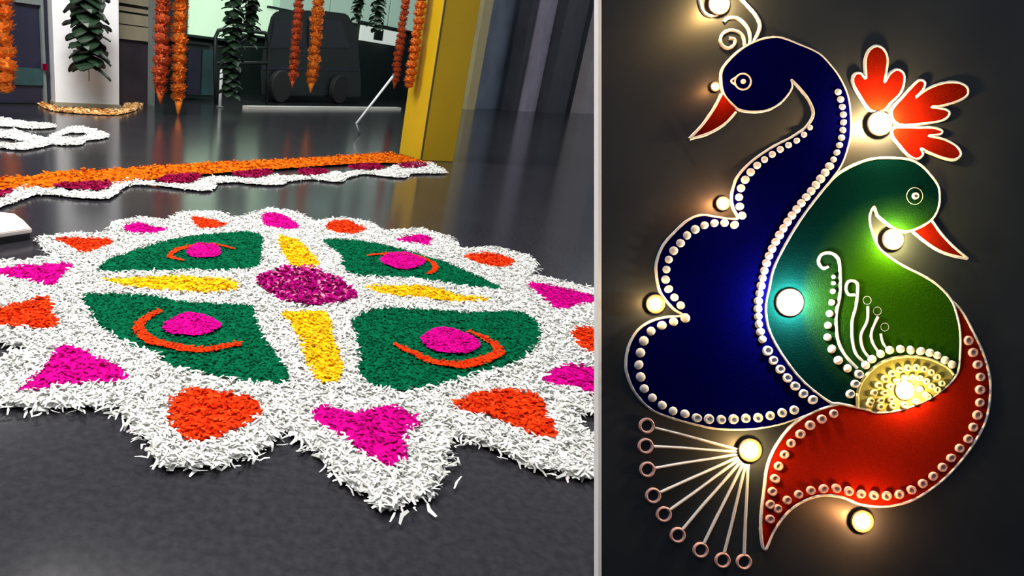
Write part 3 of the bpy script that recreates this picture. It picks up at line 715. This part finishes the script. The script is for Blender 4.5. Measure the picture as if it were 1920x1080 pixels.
def ring_dot(m, name):
    v=[]; f=[]; sg_=12; prof=[(1,0),(.95,.7),(.72,1),(.45,.6),(.32,.15)]
    for r,h in prof:
        for k in range(sg_): a=2*math.pi*k/sg_; v.append((r*math.cos(a),r*math.sin(a),h))
    for i in range(len(prof)-1):
        for k in range(sg_): f.append((i*sg_+k,i*sg_+(k+1)%sg_,(i+1)*sg_+(k+1)%sg_,(i+1)*sg_+k))
    f.append(tuple((len(prof)-1)*sg_+k for k in range(sg_)))
    me = smooth(mesh(name,v,f)); me.materials.append(m); return me
DOT = dome(M['p_white'],'dot_white'); RDOT = ring_dot(M['p_white'],'ring_dot_white'); PDOT = ring_dot(M['p_pink'],'ring_dot_pink'); CDOT = dome(M['p_cream'],'dot_cream'); CRDOT = ring_dot(M['p_cream'],'ring_cream')
def dot(me, x, y, rpx, parent, z=0.002):
    o = link('dot', me, None, parent); o.location = L2(x,y,z); r = rpx*K; o.scale = (r*random.uniform(.92,1.08),r*random.uniform(.92,1.08),0.0028); o.rotation_euler.z = random.uniform(0,6); return o
def dots_along(path, spacing, rpx, parent, me=None, mk=None):
    p = [np.array(q,float) for q in catmull(path,8,False)]; acc = 0.0; nxt = 0.0
    for i in range(len(p)-1):
        d = np.linalg.norm(p[i+1]-p[i])
        while nxt <= acc+d and d>0:
            q = p[i]+(p[i+1]-p[i])*((nxt-acc)/d)
            dot(mk(q) if mk else me, q[0], q[1], rpx(q) if callable(rpx) else rpx, parent); nxt += spacing
        acc += d
def ring(name, x, y, rpx, wpx, m, parent, squash=1.0):
    return stroke(name, [(x+rpx*math.cos(a),y+rpx*squash*math.sin(a)) for a in np.linspace(0,2*math.pi,10,endpoint=False)], wpx, m, parent, closed=True, n=3)

# --- blue peacock
BLUE = [(1439,72),(1463,72),(1498,85),(1533,101),(1555,123),(1573,148),(1587,180),(1592,215),(1592,250),(1587,277),(1576,308),(1560,332),(1529,371),(1498,413),(1470,459),(1448,504),(1440,540),(1434,567),(1434,590),(1441,622),(1465,666),(1503,714),(1551,752),(1561,756),
 (1506,779),(1456,796),(1400,804),(1344,803),(1303,795),(1256,782),(1219,766),(1190,735),(1175,699),(1174,671),(1181,643),(1197,618),(1222,602),(1250,595),(1281,592),
 (1262,578),(1238,548),(1230,511),(1232,487),(1244,459),(1266,434),(1290,413),(1315,404),(1345,408),(1382,411),
 (1374,390),(1371,371),(1375,350),(1385,328),(1413,300),(1452,274),(1487,256),(1512,237),(1524,215),(1517,191),(1501,169),(1482,150),
 (1483,164),(1474,180),(1458,196),(1436,207),(1410,210),(1385,206),(1369,193),(1356,177),(1351,153),(1353,132),(1367,113),(1388,94),(1412,80)]
bp_ = board_thing('blue_peacock', 'deep blue peacock drawn in powder with white dotted edging', 'peacock drawing')
fill('body', BLUE, M['p_blue'], bp_)
stroke('outline', BLUE, 5.6, M['p_white'], bp_, closed=True)
DP = [(1516,240),(1495,262),(1455,284),(1418,310),(1396,336),(1385,360),(1384,380),(1388,400),(1394,417)]
dots_along(DP, 17.5, lambda q: 5.0+2.8*min(1,max(0,(q[1]-240)/90)), bp_, DOT)
dots_along([(1375,422),(1352,418),(1330,420),(1308,427),(1288,440),(1275,455),(1260,472),(1251,490),(1247,512),(1247,532),(1256,548),(1267,563),(1279,578)], 19, 8, bp_, DOT)
dots_along([(1283,596),(1258,604),(1232,613),(1213,626),(1203,645),(1198,668),(1196,690),(1200,708),(1207,730),(1220,744),(1238,758),(1260,770),(1285,776),(1309,784),(1334,785),(1360,786),(1386,784),(1410,783),(1430,781),(1456,775),(1478,770),(1500,765)], 23, 8.8, bp_, mk=lambda q: RDOT if q[0]>1290 else DOT)
dots_along([(1521,749),(1500,735),(1482,717),(1468,702),(1455,685),(1442,668),(1433,650)], 21, 8.8, bp_, RDOT)
dots_along([(1427,636),(1421,612),(1419,590),(1419,567),(1424,538),(1431,506),(1441,476),(1455,448),(1475,415),(1497,385),(1522,354),(1546,322),(1562,296),(1572,270),(1578,240),(1578,212),(1573,186),(1568,172)], 14.5, lambda q: 8 if q[1]>300 else 6.2, bp_, DOT)
bk = fill('beak', [(1351,177),(1337,204),(1316,234),(1291,261),(1324,252),(1356,234),(1378,211),(1366,194)], M['p_red'], bp_)
stroke('beak_outline', [(1351,177),(1337,204),(1316,234),(1291,261)], 5.5, M['p_white'], bk, z=.003)
stroke('beak_outline', [(1291,261),(1324,252),(1356,234),(1378,211)], 5.5, M['p_white'], bk, z=.003)
ey = ring('eye', 1391, 154, 15, 7, M['p_white'], bp_)
d_ = dot(DOT, 1391, 154, 5, bp_, 0.0025); d_.name = 'pupil'
stroke('eye_corner', [(1378,146),(1369,153),(1378,161)], 5, M['p_white'], bp_, z=.0025)
cs = stroke('crest_plume', [(1412,80),(1421,62),(1424,46),(1415,27),(1399,9),(1384,-8)], 7, M['p_white'], bp_)
stroke('crest_plume', [(1406,82),(1405,62),(1396,46),(1382,35),(1366,34),(1356,42)], 6.5, M['p_white'], bp_)
stroke('crest_plume', [(1396,86),(1393,70),(1383,60),(1367,57),(1353,66),(1351,82),(1364,91),(1376,84),(1376,74),(1365,72)], 6, M['p_white'], bp_)
stroke('crest_plume', [(1311,-16),(1312,6),(1318,22),(1330,30),(1345,28)], 6, M['p_white'], bp_)

# --- green peacock
GRE = [(1560,335),(1582,319),(1609,306),(1638,298),(1671,297),(1702,300),(1724,311),(1742,329),(1756,349),(1759,369),(1757,389),(1747,409),(1729,423),(1704,433),(1687,433),(1671,427),(1653,413),(1642,403),(1636,388),
 (1628,404),(1629,424),(1636,447),(1646,466),(1664,482),(1693,500),(1729,518),(1756,536),(1780,562),(1791,591),(1797,622),(1797,663),(1791,701),(1763,731),(1729,752),(1688,767),(1647,773),(1619,766),(1571,756),(1551,752),(1503,714),(1465,666),(1441,622),(1434,590),(1434,567),(1440,540),(1448,504),(1470,459),(1498,413),(1529,371)]
gp_ = board_thing('green_peacock', 'green and teal peacock with red crown and red tail drawn in powder', 'peacock drawing')
fill('body', GRE, M['p_green'], gp_, z=0.0025)
stroke('outline', GRE, 5.6, M['p_white'], gp_, closed=True, z=0.0028)
bk = fill('beak', [(1744,413),(1760,436),(1782,460),(1811,485),(1782,479),(1756,469),(1729,451),(1709,434),(1729,424)], M['p_red'], gp_)
stroke('beak_outline', [(1744,413),(1760,436),(1782,460),(1811,485)], 5.5, M['p_white'], bk, z=.003)
stroke('beak_outline', [(1811,485),(1782,479),(1756,469),(1729,451),(1709,434)], 5.5, M['p_white'], bk, z=.003)
ring('eye', 1712, 368, 15, 6.5, M['p_white'], gp_, 1.05)
d_ = dot(RDOT, 1712, 368, 6, gp_, 0.0028); d_.name = 'pupil'
CURL = [((1545,489),13,[(1550,500),(1540,503),(1532,492),(1536,479),(1549,474),(1563,479),(1571,495),(1572,550),(1565,591),(1568,636),(1582,666),(1604,690)],6.5),
 ((1594,541),11,[(1600,553),(1588,552),(1583,541),(1587,529),(1598,527),(1605,536),(1602,574),(1595,601),(1595,636),(1602,663),(1618,680)],6),
 ((1623,563),8,[(1624,574),(1623,601),(1611,629),(1616,656),(1632,675)],5.5),((1642,583),8,[(1643,594),(1631,622),(1633,642),(1647,664)],5.5),((1656,613),8,[(1648,625),(1652,642),(1662,656)],5)]
for i,((x,y),r,stm,wd) in enumerate(CURL):
    cu = stroke('wing_plume', stm, wd, M['p_white'], gp_, z=.0035)
    if i > 1:
        rr = ring('plume_tip', x, y, r-0.5, 5.5, M['p_white'], cu)
for i,(x,y) in enumerate([(1559,519),(1559,531),(1558,546),(1556,567),(1552,588),(1549,610),(1548,632),(1556,654),(1568,675),(1585,690)]):
    dot(DOT, x, y, [3.5,4,5,6,7,7,7.5,8,8.5,8.5][i], gp_, .003)
SHIELD = [(1610,760),(1611,731),(1627,704),(1656,682),(1695,673),(1736,677),(1767,691),(1777,702),(1758,726),(1727,747),(1688,760),(1647,765)]
orn = fill('wing_shield', [(1606,762),(1606,731),(1623,701),(1654,677),(1695,668),(1736,672),(1770,687),(1784,702),(1763,731),(1729,752),(1688,765),(1647,770)], basic('lamplit_shield_powder',(0.20,0.19,0.05),.85,.1,vary=.3,scale=600,bump=.15), gp_, z=.0032)  # the fill colour includes the yellowish light of its lamp
stroke('shield_arch', [(1605,764),(1606,731),(1623,701),(1654,677),(1695,668),(1736,672),(1770,687),(1784,702)], 6, M['p_cream'], orn, z=.0038)
for (x,y) in [(1590,738),(1599,719),(1606,701),(1619,684),(1631,673),(1647,663),(1664,656),(1684,654),(1703,656),(1722,658),(1739,661),(1753,666),(1767,675),(1780,683)]:
    dot(RDOT if x<1610 else DOT, x, y, 8, orn, .003)
for rad_, nd, sz in ((0.82,15,6.2),(0.62,12,6.0),(0.42,8,5.8),(0.2,4,5.2)):
    for j in range(nd):
        a = math.pi*(0.02+0.96*j/(nd-1)); x = 1697-math.cos(a)*88*rad_; y = 757-math.sin(a)*88*rad_+ (x-1697)*-0.14 + 4
        if (x-1692)**2+(y-730)**2 < 20**2 or not inside(SHIELD,np.array([x]),np.array([y]))[0]: continue
        dot(CRDOT, x, y, sz, orn, .0035)
for x,y in [(1625,757),(1645,762),(1668,760),(1690,759),(1712,752),(1734,743),(1752,730)]: dot(CRDOT, x, y, 6, orn, .0035)
TAIL = [(1780,562),(1801,584),(1822,622),(1843,668),(1854,715),(1851,766),(1839,804),(1809,851),(1771,894),(1732,924),(1698,941),(1656,949),(1613,945),(1579,932),(1545,928),(1511,936),(1477,958),(1451,992),(1433,1030),(1426,1005),(1426,966),(1432,915),(1438,873),(1455,834),(1485,796),(1528,770),(1571,757),
 (1619,768),(1647,775),(1688,769),(1729,754),(1763,733),(1792,703),(1799,663),(1798,622),(1792,591)]
tl_ = fill('tail', TAIL, M['p_redtail'], gp_, z=.0018); tl_['label'] = 'red leaf-shaped tail with pink dots'
stroke('tail_outline', TAIL[:27], 5.6, M['p_white'], tl_, z=.0024)
for path,sp0 in (([(1560,775),(1538,785),(1517,796),(1498,813),(1479,832),(1466,856),(1455,879),(1448,909),(1443,934),(1440,955)],24.5),
   ([(1441,972),(1455,953),(1477,934),(1500,924),(1524,917),(1547,915),(1572,915),(1596,922),(1619,926),(1643,928),(1670,928),(1696,922),(1717,911),(1739,898),(1758,881),(1775,864),(1790,845),(1807,830),(1817,811),(1826,787),(1832,766),(1834,745),(1834,723),(1834,698),(1826,674),(1817,651),(1809,630)],24)):
    dots_along(path, sp0, 8.6, tl_, PDOT)
CROWN = [[(1629,207),(1609,179),(1597,156),(1600,141),(1611,138),(1621,148),(1620,116),(1627,96),(1641,87),(1655,94),(1662,112),(1659,137),(1656,155),(1666,139),(1680,131),(1692,139),(1693,156),(1685,176),(1666,195),(1652,209)],
 [(1669,209),(1690,183),(1708,163),(1722,151),(1732,156),(1728,169),(1714,184),(1736,168),(1764,157),(1791,155),(1810,164),(1811,179),(1794,190),(1764,199),(1743,201),(1768,205),(1778,213),(1768,225),(1741,231),(1683,234)],
 [(1676,240),(1722,240),(1745,240),(1763,245),(1760,253),(1738,255),(1768,262),(1791,275),(1799,290),(1787,300),(1764,296),(1736,285),(1724,279),(1728,290),(1717,299),(1701,292),(1685,274),(1671,255)]]
for c_ in CROWN:
    cf = fill('crown_plume', c_, M['p_red'], gp_, smooth_n=4); stroke('plume_outline', c_, 5.5, M['p_white'], cf, closed=True, z=.0026, n=4)

# --- fan of rays
fn_ = board_thing('ray_fan', 'fan of thin pale lines ending in small rings below the blue peacock', 'powder drawing')
for x,y in [(1212,798),(1210,836),(1213,880),(1224,929),(1244,964),(1270,1003),(1313,1031),(1354,1050),(1394,1053)]:
    d = np.array((1403-x,848-y),float); ln = np.linalg.norm(d); d /= ln
    a = np.array((x,y))+d*15; b = np.array((1403,848))-d*22
    sv = stroke('ray', [tuple(a),tuple(a*.67+b*.33+np.array((random.uniform(-1,1),random.uniform(-1,1)))),tuple(a*.33+b*.67),tuple(b)], 5, M['p_white'], fn_, n=3)
    ring('ring', x, y, 12.5, 5, M['p_pink'], sv)

# --- tea lights
def lathe(name, prof, seg=24):
    v=[]; f=[]
    for r,z in prof:
        for k in range(seg): a=2*math.pi*k/seg; v.append((r*math.cos(a),r*math.sin(a),z))
    for i in range(len(prof)-1):
        for k in range(seg): f.append((i*seg+k,i*seg+(k+1)%seg,(i+1)*seg+(k+1)%seg,(i+1)*seg+k))
    f.append(tuple(range(seg-1,-1,-1))); f.append(tuple((len(prof)-1)*seg+k for k in range(seg)))
    return smooth(mesh(name,v,f))
def tea_light(x, y, rpx, label, power, col, cup='clay', wax='wax_white', hgt=0.0045):
    o = empty('tea_light'); tag(o, label, 'tea light', 'lit tea lights on the dark board')
    o.matrix_world = BM @ Matrix.Translation(L2(x,y,0.0))
    r = rpx*K
    link('cup', lathe('cup', [(r*.86,0.0002),(r,hgt*.6),(r,hgt),(r*.86,hgt),(r*.74,hgt*.75)]), M[cup], o)
    link('wax', lathe('wax', [(r*.75,hgt*.5),(r*.75,hgt*.8),(r*.5,hgt*.86),(r*.1,hgt*.84)]), M[wax], o)
    link('flame', lathe('flame', [(r*.05,hgt*.84),(r*.26,hgt*.84+.0015),(r*.30,hgt*.84+.003),(r*.18,hgt*.84+.005),(r*.02,hgt*.84+.0065)], 12), M['flame'], o)
    l = bpy.data.lights.new('glow','POINT'); l.energy = power; l.color = col; l.shadow_soft_size = 0.004
    lo = bpy.data.objects.new('glow', l); C.objects.link(lo); lo.parent = o; lo.location = (0,0,hgt+0.0155)
    return o
WARM=(1.0,0.58,0.18); PALE=(1.0,0.88,0.70); ORG=(1.0,0.40,0.12)
tea_light(1345,10,20,'tea light above the blue peacock, inside its crest curls',2.0,WARM,wax='wax_warm')
tea_light(1338,164,9,'tiny tea light half behind the blue peacock beak',0.2,ORG)
tea_light(1645,233,23,'large tea light at the base of the red crown plumes',4.5,(1.0,.60,.22))
tea_light(1352,382,13,'small tea light in the upper notch of the blue peacock',0.6,ORG)
tea_light(1670,449,20,'tea light under the head of the green peacock',2.0,(1.0,.74,.22))
tea_light(1477,567,26,'large pale tea light on the teal breast of the green peacock',4.4,PALE)
tea_light(1226,570,18,'yellow tea light in the lower notch of the blue peacock',0.35,WARM,'brass','wax_warm')
tea_light(1403,843,22,'yellow tea light where the fan of lines meets',0.8,WARM,'brass','wax_warm')
tea_light(1692,731,19,'tea light set in the dotted wing shield',0.9,(1.0,.66,.22))
tea_light(1613,976,21,'lowest tea light, below the red tail',1.3,ORG,'brass','wax_warm')
bpy.context.view_layer.update()
